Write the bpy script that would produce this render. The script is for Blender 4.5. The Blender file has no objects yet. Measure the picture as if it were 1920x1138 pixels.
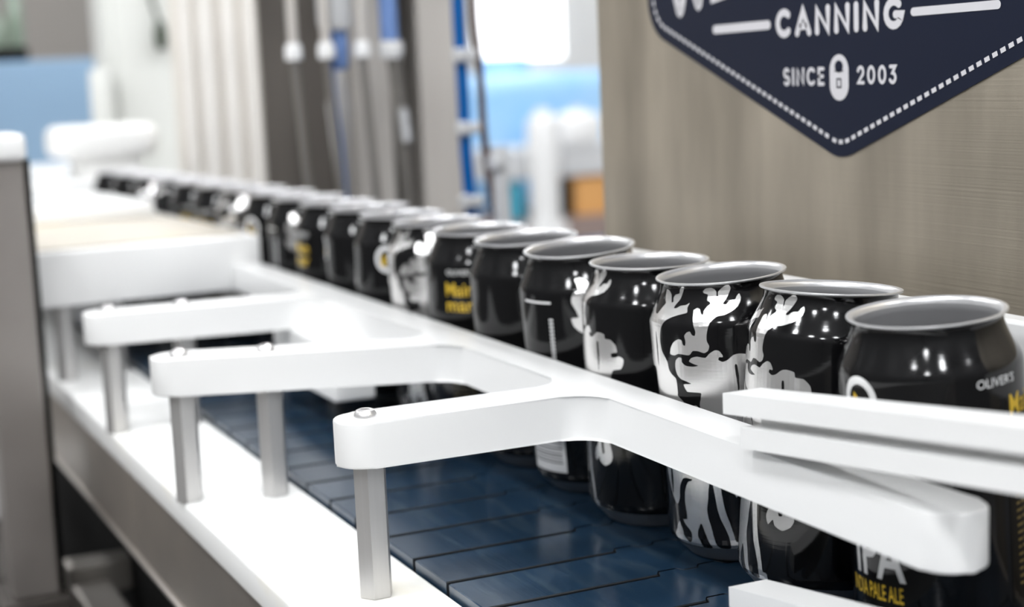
import bpy, bmesh, math, random
from mathutils import Vector, Matrix

# ------------------------------------------------------------------ helpers
S = 0.001                                   # everything below is written in millimetres
scene = bpy.context.scene
COL = scene.collection
random.seed(4)

# ------------------------------------------------------------------ camera
F_PX, YAW, PITCH, ROLL, CAM_H = 3053.66, math.radians(24.387), math.radians(8.408), math.radians(2.494), 222.08
cy, sy, cp, sp = math.cos(YAW), math.sin(YAW), math.cos(PITCH), math.sin(PITCH)
fwd = Vector((sy * cp, cy * cp, -sp))
right = Vector((cy, -sy, 0))
up = right.cross(fwd)
cr, sr = math.cos(ROLL), math.sin(ROLL)
r2, u2 = right * cr - up * sr, up * cr + right * sr
cam_data = bpy.data.cameras.new('camera')
cam = bpy.data.objects.new('camera', cam_data)
COL.objects.link(cam)
M = Matrix((r2, u2, -fwd)).transposed().to_4x4()
M.translation = Vector((0, 0, CAM_H * S))
cam.matrix_world = M
cam_data.sensor_width = 36.0
cam_data.lens = F_PX / 1920 * 36.0
cam_data.clip_start = 0.02
cam_data.clip_end = 60
cam_data.dof.use_dof = True
cam_data.dof.focus_distance = 0.672
cam_data.dof.aperture_fstop = 6.3
scene.camera = cam

# ------------------------------------------------------------------ world, lights, exposure
scene.view_settings.view_transform = 'Standard'
scene.view_settings.look = 'None'
scene.view_settings.gamma = 1.0
scene.view_settings.use_curve_mapping = False
scene.view_settings.exposure = 0.0
world = bpy.data.worlds.new('world')
scene.world = world
world.use_nodes = True
world.node_tree.nodes['Background'].inputs[0].default_value = (0.9, 0.95, 1.0, 1)
world.node_tree.nodes['Background'].inputs[1].default_value = 0.3
LAMP_STRENGTH = 53.0
scene.cycles.max_bounces = 8
scene.cycles.diffuse_bounces = 4
scene.cycles.glossy_bounces = 5
scene.cycles.transmission_bounces = 4
scene.cycles.caustics_reflective = False
scene.cycles.caustics_refractive = False


# ------------------------------------------------------------------ materials
def srgb(r, g, b):
    def f(c):
        c /= 255.0
        return c / 12.92 if c <= 0.04045 else ((c + 0.055) / 1.055) ** 2.4
    return (f(r), f(g), f(b), 1.0)


def mat(name, color, rough=0.5, metal=0.0, noise=None, bump=None, coat=0.0, aniso=0.0, spec=0.5, emit=None, estr=0.0, sss=0.0, trans=0.0):
    """noise = (second colour, scale xyz, low, high); bump = (scale xyz, strength)"""
    m = bpy.data.materials.new(name)
    m.use_nodes = True
    nt = m.node_tree
    b = nt.nodes['Principled BSDF']
    b.inputs['Base Color'].default_value = color
    b.inputs['Roughness'].default_value = rough
    b.inputs['Metallic'].default_value = metal
    b.inputs['Coat Weight'].default_value = coat
    b.inputs['Coat Roughness'].default_value = 0.05
    b.inputs['Specular IOR Level'].default_value = spec
    b.inputs['Anisotropic'].default_value = aniso
    b.inputs['Transmission Weight'].default_value = trans
    if sss:
        b.inputs['Subsurface Weight'].default_value = sss
        b.inputs['Subsurface Radius'].default_value = (1, 0.95, 0.85)
        b.inputs['Subsurface Scale'].default_value = 0.004
    if emit:
        b.inputs['Emission Color'].default_value = emit
        b.inputs['Emission Strength'].default_value = estr
    geo = None

    def coords(scale):
        nonlocal geo
        if geo is None:
            geo = nt.nodes.new('ShaderNodeNewGeometry')
        mp = nt.nodes.new('ShaderNodeMapping')
        mp.inputs['Scale'].default_value = scale
        nt.links.new(geo.outputs['Position'], mp.inputs['Vector'])
        return mp.outputs['Vector']
    if noise:
        c2, sc, lo, hi = noise
        n = nt.nodes.new('ShaderNodeTexNoise')
        n.inputs['Scale'].default_value = 1.0
        n.inputs['Detail'].default_value = 4.0
        nt.links.new(coords(sc), n.inputs['Vector'])
        ramp = nt.nodes.new('ShaderNodeValToRGB')
        ramp.color_ramp.elements[0].position = lo
        ramp.color_ramp.elements[1].position = hi
        ramp.color_ramp.elements[0].color = color
        ramp.color_ramp.elements[1].color = c2
        nt.links.new(n.outputs['Fac'], ramp.inputs['Fac'])
        nt.links.new(ramp.outputs['Color'], b.inputs['Base Color'])
    if bump:
        sc, st = bump
        n = nt.nodes.new('ShaderNodeTexNoise')
        n.inputs['Scale'].default_value = 1.0
        n.inputs['Detail'].default_value = 3.0
        nt.links.new(coords(sc), n.inputs['Vector'])
        bp = nt.nodes.new('ShaderNodeBump')
        bp.inputs['Strength'].default_value = st
        bp.inputs['Distance'].default_value = 0.0005
        nt.links.new(n.outputs['Fac'], bp.inputs['Height'])
        nt.links.new(bp.outputs['Normal'], b.inputs['Normal'])
    return m


WHITE = mat('white_hdpe', (0.86, 0.86, 0.855, 1), 0.28, bump=((250, 250, 250), 0.02))
WHITE_STAINED = mat('stained_white_hdpe', (0.87, 0.865, 0.85, 1), 0.4, noise=((0.80, 0.70, 0.50, 1), (9, 14, 9), 0.56, 0.85))
BEIGE_TOP = mat('stained_beige_top', (0.50, 0.46, 0.395, 1), 0.5, noise=((0.66, 0.56, 0.36, 1), (9, 14, 9), 0.55, 0.85))
STRIP = mat('strip_hdpe', (0.88, 0.88, 0.87, 1), 0.38, noise=((0.85, 0.78, 0.60, 1), (14, 7, 14), 0.58, 0.82))
STEEL_COLUMN = mat('column_steel', (0.36, 0.33, 0.31, 1), 0.42, 0.9, noise=((0.45, 0.42, 0.395, 1), (6, 6, 9), 0.3, 0.7))
STEEL = mat('brushed_steel', (0.50, 0.475, 0.45, 1), 0.38, 1.0, noise=((0.60, 0.57, 0.54, 1), (6, 6, 60), 0.3, 0.7))
STEEL_POST = mat('satin_steel_post', (0.58, 0.57, 0.56, 1), 0.40, 0.75, noise=((0.62, 0.61, 0.60, 1), (500, 500, 6), 0.3, 0.7), bump=((1200, 1200, 20), 0.06))
STEEL_BEAM = mat('worn_steel_beam', (0.42, 0.39, 0.36, 1), 0.42, 1.0, noise=((0.55, 0.50, 0.44, 1), (5, 9, 14), 0.3, 0.7))
STEEL_DARK = mat('dark_steel', (0.30, 0.28, 0.26, 1), 0.45, 0.9, noise=((0.40, 0.38, 0.35, 1), (8, 8, 3), 0.3, 0.7))
FILLER_DARK = mat('dull_filler_sheet', (0.15, 0.135, 0.12, 1), 0.5, 0.35)
STEEL_LIGHT = mat('light_satin_steel', (0.66, 0.62, 0.585, 1), 0.5, 0.6, noise=((0.72, 0.69, 0.65, 1), (30, 30, 4), 0.3, 0.7))
CHROME = mat('polished_steel', (0.78, 0.77, 0.77, 1), 0.28, 0.75)
BLACK_CAN = mat('gloss_black_ink', (0.004, 0.004, 0.0045, 1), 0.10, 0.0, spec=0.42, bump=((30, 30, 900), 0.03))
SILVER = mat('bare_silver_print', (0.82, 0.81, 0.80, 1), 0.27, 0.85, bump=((60, 60, 1200), 0.03))
ALU = mat('can_aluminium', (0.74, 0.74, 0.75, 1), 0.30, 0.65)
ALU_BASE = mat('can_base_aluminium', (0.36, 0.37, 0.39, 1), 0.38, 0.7)
LINER = mat('can_liner_grey', (0.50, 0.50, 0.51, 1), 0.36, 0.35)
GOLD = mat('gold_ink', srgb(228, 190, 60), 0.3, 0.2)
GOLD_DULL = mat('dull_gold_ink', srgb(120, 102, 58), 0.35)
WHITE_INK = mat('white_ink', (0.82, 0.82, 0.82, 1), 0.3)
GREY_INK = mat('grey_ink', (0.22, 0.22, 0.23, 1), 0.3)
BELT = mat('blue_belt', (0.012, 0.032, 0.062, 1), 0.19, 0.0, noise=((0.040, 0.066, 0.092, 1), (160, 22, 10), 0.5, 0.8), bump=((500, 25, 40), 0.07))
JOINT = mat('slat_joint_grime', (0.004, 0.006, 0.009, 1), 0.7)
DARK_BASE = mat('dark_brown_steel', (0.055, 0.048, 0.042, 1), 0.55, 0.2)
NAVY = mat('navy_vinyl', (0.009, 0.013, 0.031, 1), 0.35, spec=0.35)
BADGE_WHITE = mat('badge_white', (0.72, 0.71, 0.74, 1), 0.4)
BLUE_HOSE = mat('blue_hose', srgb(0, 92, 165), 0.3)
BLUE_PALE = mat('pale_blue_tube', srgb(120, 150, 205), 0.25)
BROWN = mat('brown_cable', srgb(88, 66, 60), 0.5)
CREAM = mat('cream_panel', (0.78, 0.74, 0.68, 1), 0.45)
CREAM_RIB = mat('cream_rib', (0.86, 0.83, 0.79, 1), 0.4)
CABINET = mat('pale_cabinet', (0.74, 0.75, 0.72, 1), 0.45)
WHITE_PLASTIC = mat('white_plastic', (0.88, 0.88, 0.88, 1), 0.35)
WALL = mat('painted_wall', (0.13, 0.13, 0.13, 1), 0.8)
WALL_PALE = mat('pale_wall', (0.74, 0.73, 0.71, 1), 0.8)
WALL_BACK = mat('grey_back_wall', (0.27, 0.25, 0.23, 1), 0.8, bump=((30, 30, 30), 0.1))
CEIL = mat('ceiling_paint', (0.18, 0.18, 0.18, 1), 0.85)
FLOOR = mat('concrete_floor', (0.26, 0.25, 0.24, 1), 0.5, noise=((0.33, 0.32, 0.31, 1), (3, 3, 3), 0.3, 0.7))
LAMP = mat('lamp_diffuser', (0.9, 0.9, 0.9, 1), 0.5, emit=(0.97, 0.985, 1.0, 1), estr=LAMP_STRENGTH)
WINDOW_GLOW = mat('bright_window', (0.9, 0.9, 0.9, 1), 0.5, emit=(0.96, 0.98, 1.0, 1), estr=2.6)
BLACK = mat('black_rubber', (0.006, 0.006, 0.006, 1), 0.75, spec=0.15)
BLUE_PANEL = mat('blue_grey_panel', srgb(140, 170, 198), 0.5)
BLUE_TANK = mat('sky_blue_plastic', srgb(150, 205, 255), 0.3, noise=(srgb(175, 218, 255), (6, 6, 6), 0.35, 0.7))
GREEN_GLASS = mat('grey_green_glass', srgb(128, 142, 128), 0.15)
TEAL = mat('teal_plastic', srgb(75, 165, 190), 0.4)
ORANGE = mat('orange_card', srgb(222, 165, 100), 0.7)
BROWN_GREY = mat('brown_grey_board', srgb(150, 132, 126), 0.7)
SHELF_GREY = mat('shelf_grey', srgb(205, 206, 208), 0.5)
DARK_GREEN = mat('dark_green_rubber', srgb(60, 70, 55), 0.5)

# brushed machine sheet: fine horizontal brush lines and mottled vertical streaks that paint blurred reflections into the colour
PANEL = bpy.data.materials.new('brushed_machine_sheet')
PANEL.use_nodes = True
nt = PANEL.node_tree
pb = nt.nodes['Principled BSDF']
pb.inputs['Metallic'].default_value = 0.78
g = nt.nodes.new('ShaderNodeNewGeometry')


def noise_node(scale, detail=4.0):
    mp = nt.nodes.new('ShaderNodeMapping')
    mp.inputs['Scale'].default_value = scale
    nt.links.new(g.outputs['Position'], mp.inputs['Vector'])
    n = nt.nodes.new('ShaderNodeTexNoise')
    n.inputs['Scale'].default_value = 1.0
    n.inputs['Detail'].default_value = detail
    nt.links.new(mp.outputs['Vector'], n.inputs['Vector'])
    return n


n1 = noise_node((1, 17, 3.5), 6)
n2 = noise_node((1, 4, 900), 3)
ramp = nt.nodes.new('ShaderNodeValToRGB')
ramp.color_ramp.elements[0].position = 0.3
ramp.color_ramp.elements[1].position = 0.72
ramp.color_ramp.elements[0].color = (0.40, 0.355, 0.285, 1)
ramp.color_ramp.elements[1].color = (0.80, 0.715, 0.585, 1)
nt.links.new(n1.outputs['Fac'], ramp.inputs['Fac'])
nt.links.new(ramp.outputs['Color'], pb.inputs['Base Color'])
mr = nt.nodes.new('ShaderNodeMapRange')
mr.inputs['To Min'].default_value = 0.38
mr.inputs['To Max'].default_value = 0.50
nt.links.new(n1.outputs['Fac'], mr.inputs['Value'])
nt.links.new(mr.outputs['Result'], pb.inputs['Roughness'])
bpn = nt.nodes.new('ShaderNodeBump')
bpn.inputs['Strength'].default_value = 0.25
bpn.inputs['Distance'].default_value = 0.0004
nt.links.new(n2.outputs['Fac'], bpn.inputs['Height'])
nt.links.new(bpn.outputs['Normal'], pb.inputs['Normal'])


# ------------------------------------------------------------------ mesh helpers (millimetres)
def box(bm, x0, x1, y0, y1, z0, z1, bev=0.0, seg=2):
    vs = [bm.verts.new((x, y, z)) for z in (z0, z1) for x, y in ((x0, y0), (x1, y0), (x1, y1), (x0, y1))]
    fs = [(3, 2, 1, 0), (4, 5, 6, 7), (0, 1, 5, 4), (1, 2, 6, 5), (2, 3, 7, 6), (3, 0, 4, 7)]
    faces = [bm.faces.new([vs[i] for i in f]) for f in fs]
    if bev:
        es = set(e for f in faces for e in f.edges)
        bmesh.ops.bevel(bm, geom=list(es), offset=bev, segments=seg, profile=0.5, affect='EDGES')
    return bm


def prism(bm, pts, z0, z1, bev=0.0, seg=2):
    b = [bm.verts.new((x, y, z0)) for x, y in pts]
    t = [bm.verts.new((x, y, z1)) for x, y in pts]
    n = len(pts)
    fb = bm.faces.new(b[::-1])
    ft = bm.faces.new(t)
    for i in range(n):
        bm.faces.new((b[i], b[(i + 1) % n], t[(i + 1) % n], t[i]))
    if bev:
        es = set(fb.edges) | set(ft.edges)
        bmesh.ops.bevel(bm, geom=list(es), offset=bev, segments=seg, profile=0.5, affect='EDGES')
    return bm


def lathe(bm, prof, seg=48, c=(0, 0, 0), closed=False):
    rings = []
    for r, z in prof:
        if r < 1e-6:
            rings.append([bm.verts.new((c[0], c[1], c[2] + z))])
        else:
            rings.append([bm.verts.new((c[0] + r * math.cos(2 * math.pi * i / seg), c[1] + r * math.sin(2 * math.pi * i / seg), c[2] + z)) for i in range(seg)])
    for a, b in zip(rings, rings[1:]):
        for i in range(seg):
            j = (i + 1) % seg
            if len(a) == 1 and len(b) == 1:
                continue
            if len(a) == 1:
                bm.faces.new((a[0], b[j], b[i]))
            elif len(b) == 1:
                bm.faces.new((a[i], a[j], b[0]))
            else:
                bm.faces.new((a[i], a[j], b[j], b[i]))
    return bm


def tube(bm, pts, r, seg=12):
    pts = [Vector(p) for p in pts]
    rings = []
    prev = None
    for i, p in enumerate(pts):
        d = (pts[min(i + 1, len(pts) - 1)] - pts[max(i - 1, 0)]).normalized()
        if prev is None:
            a = d.orthogonal().normalized()
        else:
            a = (prev - d * prev.dot(d)).normalized()
        prev = a
        b = d.cross(a)
        rr = r[i] if isinstance(r, (list, tuple)) else r
        rings.append([bm.verts.new(p + (a * math.cos(t) + b * math.sin(t)) * rr) for t in (2 * math.pi * k / seg for k in range(seg))])
    for A, B in zip(rings, rings[1:]):
        for i in range(seg):
            bm.faces.new((A[i], A[(i + 1) % seg], B[(i + 1) % seg], B[i]))
    bm.faces.new(rings[0][::-1])
    bm.faces.new(rings[-1])
    return bm


def smoothpath(ctrl, n=8):
    """Catmull-Rom through control points"""
    P = [Vector(c) for c in ctrl]
    P = [P[0] * 2 - P[1]] + P + [P[-1] * 2 - P[-2]]
    out = []
    for i in range(1, len(P) - 2):
        for k in range(n):
            t = k / n
            p0, p1, p2, p3 = P[i - 1:i + 3]
            out.append(0.5 * ((2 * p1) + (p2 - p0) * t + (2 * p0 - 5 * p1 + 4 * p2 - p3) * t * t + (3 * p1 - p0 - 3 * p2 + p3) * t ** 3))
    out.append(P[-2])
    return out


def fillet(pts, n=6):
    """pts = (x, y, r): rounded polygon"""
    out = []
    m = len(pts)
    for i in range(m):
        x, y, r = pts[i]
        p = Vector((x, y))
        if r <= 0:
            out.append((x, y))
            continue
        a = (Vector(pts[i - 1][:2]) - p).normalized()
        b = (Vector(pts[(i + 1) % m][:2]) - p).normalized()
        ang = a.angle(b)
        d = r / math.tan(ang / 2)
        c = p + (a + b).normalized() * (r / math.sin(ang / 2))
        s, e = p + a * d - c, p + b * d - c
        a0 = math.atan2(s.y, s.x)
        da = math.atan2(s.x * e.y - s.y * e.x, s.dot(e))
        for k in range(n + 1):
            t = a0 + da * k / n
            out.append((c.x + r * math.cos(t), c.y + r * math.sin(t)))
    return out


WORLD_LOC = {}


def finish(name, bm, material, parent=None, smooth=None, origin=None, local=False):
    """link a bmesh (mm, world coordinates unless local) as one mesh object"""
    bmesh.ops.recalc_face_normals(bm, faces=bm.faces[:])
    if parent is not None:
        base = Vector((0, 0, 0)) if local else WORLD_LOC[parent.name]
    else:
        base = Vector(origin) if origin else Vector((0, 0, 0))
    o_extra = Vector((0, 0, 0))
    bmesh.ops.translate(bm, vec=-base, verts=bm.verts[:])
    bmesh.ops.scale(bm, vec=(S, S, S), verts=bm.verts[:])
    me = bpy.data.meshes.new(name)
    bm.to_mesh(me)
    bm.free()
    mats = material if isinstance(material, (list, tuple)) else [material]
    for m in mats:
        me.materials.append(m)
    if smooth is not None:
        me.polygons.foreach_set('use_smooth', [True] * len(me.polygons))
        me.set_sharp_from_angle(angle=math.radians(smooth))
    o = bpy.data.objects.new(name, me)
    COL.objects.link(o)
    if parent is not None:
        o.parent = parent
        WORLD_LOC[o.name] = base
    else:
        o.location = base * S
        WORLD_LOC[o.name] = base
    return o


def tag(o, label, cat, group=None):
    o['label'] = label
    o['category'] = cat
    if group:
        o['group'] = group
    return o


def thing(name, label, cat, loc, group=None):
    o = bpy.data.objects.new(name, None)
    o.empty_display_size = 0.02
    COL.objects.link(o)
    o.location = Vector(loc) * S
    WORLD_LOC[o.name] = Vector(loc)
    return tag(o, label, cat, group)


def structure(name, bm, material, smooth=None):
    o = finish(name, bm, material, smooth=smooth)
    o['kind'] = 'structure'
    return o


def NB():
    return bmesh.new()


def copy_tree(o, name=None):
    c = o.copy()
    COL.objects.link(c)
    for ch in list(o.children):
        d = ch.copy()
        COL.objects.link(d)
        d.parent = c
        for g_ in list(ch.children):
            e = g_.copy()
            COL.objects.link(e)
            e.parent = d
    return c


# ------------------------------------------------------------------ the hall
X0, X1, Y0, Y1, ZF, ZC = -2600, 4200, -2600, 6200, -900, 2500
structure('floor', box(NB(), X0, X1, Y0, Y1, ZF - 60, ZF), FLOOR)
structure('ceiling', box(NB(), X0, X1, Y0, Y1, ZC, ZC + 60), CEIL)
structure('wall_left', box(NB(), X0 - 60, X0, Y0, Y1, ZF, ZC), WALL)
structure('wall_right', box(NB(), X1, X1 + 60, Y0, Y1, ZF, ZC), WALL)
structure('wall_front', box(NB(), X0, X1, Y0 - 60, Y0, ZF, ZC), WALL)
structure('wall_back', box(NB(), X0, X1, Y1, Y1 + 60, ZF, ZC), WALL_BACK)
# partition wall behind the bright side of the hall
structure('wall_side', box(NB(), 2250, X1, 5200, 5260, ZF, ZC), WALL_PALE)
structure('window_1', box(NB(), 2260, 2590, 5188, 5199, 235, 700), WINDOW_GLOW)

rows = (('first row from the front wall', -1900), ('second row from the front wall', -700), ('middle row', 600), ('fourth row from the front wall', 2600), ('row nearest the back wall', 4800))
cols = (('nearest the left wall', -1900), ('second from the left wall', -600), ('second from the right wall', 1100), ('nearest the right wall', 2900))
for rn, yy in rows:
    for cn, xx in cols:
        t = thing('pendant_light', 'white drum pendant light, %s, %s' % (rn, cn), 'light', (xx, yy, ZC), 'pendant lights')
        b = NB(); lathe(b, [(0, ZC - 0.5), (60, ZC - 0.5), (60, ZC - 30), (14, ZC - 40), (14, ZC - 250), (175, ZC - 255), (175, ZC - 262), (0, ZC - 262)], 24, (xx, yy, 0))
        finish('housing', b, WHITE_PLASTIC, t, smooth=30)
        b = NB(); lathe(b, [(0, ZC - 262.5), (165, ZC - 262.5), (165, ZC - 400), (150, ZC - 415), (0, ZC - 415)], 20, (xx, yy, 0))
        finish('diffuser', b, LAMP, t, smooth=30)

# ------------------------------------------------------------------ conveyor chain: one slat per link
BX0, BX1, PITCH_Y = 251.2, 449.0, 40.1
conv = thing('conveyor_chain', 'dark blue plastic slat conveyor chain carrying the black cans', 'conveyor', (350, 1000, 0))
b = NB()
hy = PITCH_Y - 3.2
pts = [(BX0, 0), (334, 0), (336, 4.5), (345, 4.5), (347, 0), (354, 0), (356, 4.5), (365, 4.5), (367, 0), (BX1, 0),
       (BX1, hy), (367, hy), (365, hy + 6.3), (356, hy + 6.3), (354, hy + 2.0), (347, hy + 2.0), (345, hy + 6.3), (336, hy + 6.3), (334, hy), (BX0, hy)]
prism(b, pts, -7.5, 0, 0.45, 1)
for f in b.faces:
    f.normal_update()
    if abs(f.normal.y) > 0.3:
        f.material_index = 1
slat0 = finish('slat', b, [BELT, JOINT], conv, local=True)
nslat = 40
for i in range(nslat):
    o = slat0 if i == 0 else slat0.copy()
    if i:
        COL.objects.link(o)
        o.parent = conv
    o.location = (-350 * S, (634.6 - 10 * PITCH_Y + i * PITCH_Y + 1.6 - 1000) * S, 0)

# frame under the chain
Y_NEAR, Y_FAR = 215, 1810
frame = thing('conveyor_support', 'stainless conveyor body below the white edge strip', 'frame', (350, 1000, -100))
finish('side_beam', box(NB(), 189, 196, Y_NEAR, 1010, -72, -20.7, 1.2), STEEL_BEAM, frame)
finish('side_beam', box(NB(), 188.6, 196, 1011.5, Y_FAR, -72, -20.7, 1.2), STEEL_BEAM, frame)
finish('bottom_flange', box(NB(), 186.5, 230, Y_NEAR, Y_FAR, -75, -72.1, 1.0), STEEL, frame)
finish('slide_bed', box(NB(), 251, 449, Y_NEAR, Y_FAR, -17, -8), BLACK, frame)
finish('far_side_beam', box(NB(), 452, 460, Y_NEAR, Y_FAR, -72, 0, 1.2), STEEL_BEAM, frame)
finish('drip_tray', box(NB(), 197, 451, Y_NEAR, Y_FAR, -71, -66), STEEL_DARK, frame)
finish('under_shade_sheet', box(NB(), 231, 234, Y_NEAR, Y_FAR, -420, -75.2), BLACK, frame)  # added black sheet standing in for the deep shade below the conveyor
for yy in (300, 1760):
    finish('leg', box(NB(), 360, 390, yy - 20, yy + 20, ZF, -71.2, 2), STEEL, frame)
    finish('leg', box(NB(), 400, 440, yy - 20, yy + 20, ZF, -71.2, 2), STEEL, frame)
finish('lower_crossbar', box(NB(), 181, 230.8, 1246, 1272, -172, -146, 3), STEEL_DARK, frame)
finish('lower_crossbar', box(NB(), 212.2, 230.8, 1030, 1055, -172, -146, 3), STEEL_DARK, frame)
finish('lower_side_bar', box(NB(), 182, 212, 900, 1245.5, -190, -160, 3), STEEL_DARK, frame)

b = NB(); box(b, 186.5, 250.4, Y_NEAR, 1812, -20.5, -4, 2.4, 3)
tag(finish('edge_strip', b, STRIP, smooth=40), 'long white plastic edge strip along the near side of the blue chain', 'strip')

# ------------------------------------------------------------------ lane guide: comb shaped white plate on hexagonal posts
guide = thing('lane_guide', 'white plastic guide plate with three arms on hexagonal steel posts', 'guide rail', (300, 800, -4))
ZB, ZT = 55.0, 75.0
RF, RB = 325.5, 347.5
outline = [(RB, 395, 13), (RB, 1249, 0), (RF, 1249, 0),
           (RF, 1049, 15), (178, 1070, 13.5), (174, 1042, 13.5), (RF, 1021, 15),
           (RF, 822.5, 13), (182, 876, 14), (172, 849, 14), (RF, 794, 18),
           (RF, 662, 15), (209, 662, 12.9), (209, 635.5, 12.9), (RF, 635.5, 17), (RF, 395, 13)]
# rounded rail tip needs 11 mm corners
outline[0] = (RB + 2, 396, 11.5)
outline[-1] = (RF - 1, 396, 11.5)
outline.insert(1, (RB, 470, 60))
poly = fillet(outline, 7)
b = NB(); prism(b, poly[::1], ZB, ZT, 1.1, 3)
finish('plate', b, WHITE, guide, smooth=35)


def hexpost(x, y, parent, rot=0.0, zt=ZB, zs=ZT, flats=13.0, name='post', material=STEEL_POST):
    R = flats / math.sqrt(3)
    pts = [(x + R * math.cos(rot + math.radians(60 * k_)), y + R * math.sin(rot + math.radians(60 * k_))) for k_ in range(6)]
    b = NB(); prism(b, pts, -4.0, zt - 0.05, 0.35, 1)
    p = finish(name, b, material, parent)
    if zs:
        b = NB(); lathe(b, [(0, 1.5), (1.9, 1.5), (2.0, 3.3), (2.7, 3.4), (3.9, 2.9), (4.8, 1.7), (5.1, 0.5), (5.1, 0.0), (0, 0)], 24, (x, y + 1.5, zs))
        s = finish('screw', b, CHROME, p, smooth=30)
    return p


b = NB(); box(b, 304, 331, 940, 1066, 20, 54.9, 1.5)
finish('drop_block', b, WHITE, guide)
hexpost(223, 647.5, guide, math.radians(4))
hexpost(191, 853, guide, math.radians(6))
hexpost(234.5, 838, guide, math.radians(6))
hexpost(192, 1052, guide, math.radians(2))
hexpost(238, 1046, guide, math.radians(2))

# ------------------------------------------------------------------ infeed guide: two white U channels sloping down to the chain
infeed = thing('infeed_guide', 'pair of white sloping channel rails entering beside the nearest cans', 'guide rail', (330, 240, -4))


def channel(bm, x0, x1, y_far, y_step, y_near, ztop, h, slope, lip=8.0, web=8.0, bottom_lip=True):
    """U-profile open towards -x, running in y and rising towards the camera"""
    def Z(z, y):
        return z + (y_far - y) * slope

    def slab(xa, xb, ya, yb, za, zb):
        vs = []
        for y in (ya, yb):
            for x, z in ((xa, za), (xb, za), (xb, zb), (xa, zb)):
                vs.append(bm.verts.new((x, y, Z(z, y))))
        fs = [bm.faces.new([vs[i] for i in f]) for f in ((0, 1, 2, 3), (7, 6, 5, 4), (0, 4, 5, 1), (1, 5, 6, 2), (2, 6, 7, 3), (3, 7, 4, 0))]
        return fs
    slab(x0, x1, y_near, y_far, ztop - lip, ztop)
    slab(x1 - web, x1, y_near, y_step, ztop - h + (lip if bottom_lip else 0), ztop - lip)
    if bottom_lip:
        slab(x0, x1, y_near, y_step, ztop - h, ztop - h + lip)
    return bm


b = NB(); channel(b, 320, 337, 517, 505, 248.2, 95.3, 20.2, 0.106)
finish('upper_channel', b, WHITE, infeed)
b = NB(); channel(b, 320, 337, 516, 504, 248.2, 19.6, 15.0, 0.135, bottom_lip=False)
finish('lower_channel', b, WHITE, infeed)
b = NB(); box(b, 318, 338, 240, 248, 1.5, 140, 1)
finish('end_bracket', b, STEEL, infeed)
b = NB(); box(b, 225, 317.9, 240, 248, 60, 80, 1); box(b, 225, 240, 240, 248, -3.9, 59.9, 1)
finish('bracket_foot', b, STEEL, infeed)

# rail on the far side of the cans
rear = thing('rear_rail', 'white guide rail running behind the row of cans', 'guide rail', (425, 700, 0))
finish('rail_bar', box(NB(), 425, 436, 352, 1010, 92, 117.0, 1.5), WHITE, rear)
for yy in (400, 690, 980):
    finish('rail_post', box(NB(), 436.1, 446, yy - 6, yy + 6, 0.2, 112, 0.8), STEEL_POST, rear)

# ------------------------------------------------------------------ cans
PROF = [(24.0, 0.0), (25.2, 0.8), (26.4, 2.4), (29.0, 5.2), (31.8, 8.2), (32.8, 10.2), (33.1, 12.5), (33.1, 106.0), (32.9, 107.6),
        (32.2, 109.4), (31.0, 111.6), (29.6, 114.4), (28.3, 117.2), (27.4, 119.6), (26.95, 121.5), (26.85, 123.2), (27.2, 124.3)]


def r_at(z):
    for (ra, za), (rb, zb) in zip(PROF, PROF[1:]):
        if z <= zb:
            return ra + (rb - ra) * (z - za) / (zb - za) if zb > za else rb
    return PROF[-1][0]


RC = 33.1


def wrap(bm, off=0.06):
    """bend a flat drawing (x = arc length, y = height) onto the can"""
    for v in bm.verts:
        s_, z = v.co.x, v.co.y
        r = r_at(z) + off
        th = s_ / RC
        v.co = (r * math.sin(th), -r * math.cos(th), z)


def slice_up(bm):
    xs = [v.co.x for v in bm.verts]
    ys = [v.co.y for v in bm.verts]
    x = math.floor(min(xs) / 2.2) * 2.2
    while x < max(xs):
        bmesh.ops.bisect_plane(bm, geom=bm.verts[:] + bm.edges[:] + bm.faces[:], plane_co=(x, 0, 0), plane_no=(1, 0, 0), dist=1e-4)
        x += 2.2
    for r, z in PROF:
        if min(ys) < z < max(ys):
            bmesh.ops.bisect_plane(bm, geom=bm.verts[:] + bm.edges[:] + bm.faces[:], plane_co=(0, z, 0), plane_no=(0, 1, 0), dist=1e-4)


def rough_edge(pts, amp=0.16, step=0.9):
    """ragged, hand-cut edge"""
    out = []
    n = len(pts)
    for i in range(n):
        a, b_ = Vector(pts[i]), Vector(pts[(i + 1) % n])
        L = (b_ - a).length
        m_ = max(1, int(L / step))
        d = (b_ - a).normalized() if L > 1e-6 else Vector((1, 0))
        nrm = Vector((-d.y, d.x))
        for q in range(m_):
            p = a + (b_ - a) * (q / m_)
            p = p + nrm * (random.uniform(-amp, amp) if q else 0)
            out.append((p.x, p.y))
    return out


def smooth_poly(pts, n=3):
    P = [Vector(p) for p in pts]
    m_ = len(P)
    out = []
    for i in range(m_):
        p0, p1, p2, p3 = P[i - 1], P[i], P[(i + 1) % m_], P[(i + 2) % m_]
        for k_ in range(n):
            t = k_ / n
            # centripetal-ish: damped Catmull-Rom
            q = 0.5 * ((2 * p1) + (p2 - p0) * t + (2 * p0 - 5 * p1 + 4 * p2 - p3) * t * t + (3 * p1 - p0 - 3 * p2 + p3) * t ** 3)
            q = q * 0.6 + (p1 + (p2 - p1) * t) * 0.4
            out.append((q.x, q.y))
    return out


def fill(bm, pts):
    vs = [bm.verts.new((x, y, 0)) for x, y in pts]
    es = [bm.edges.new((vs[i], vs[(i + 1) % len(vs)])) for i in range(len(vs))]
    bmesh.ops.triangle_fill(bm, edges=es, use_beauty=True, use_dissolve=False)


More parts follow.
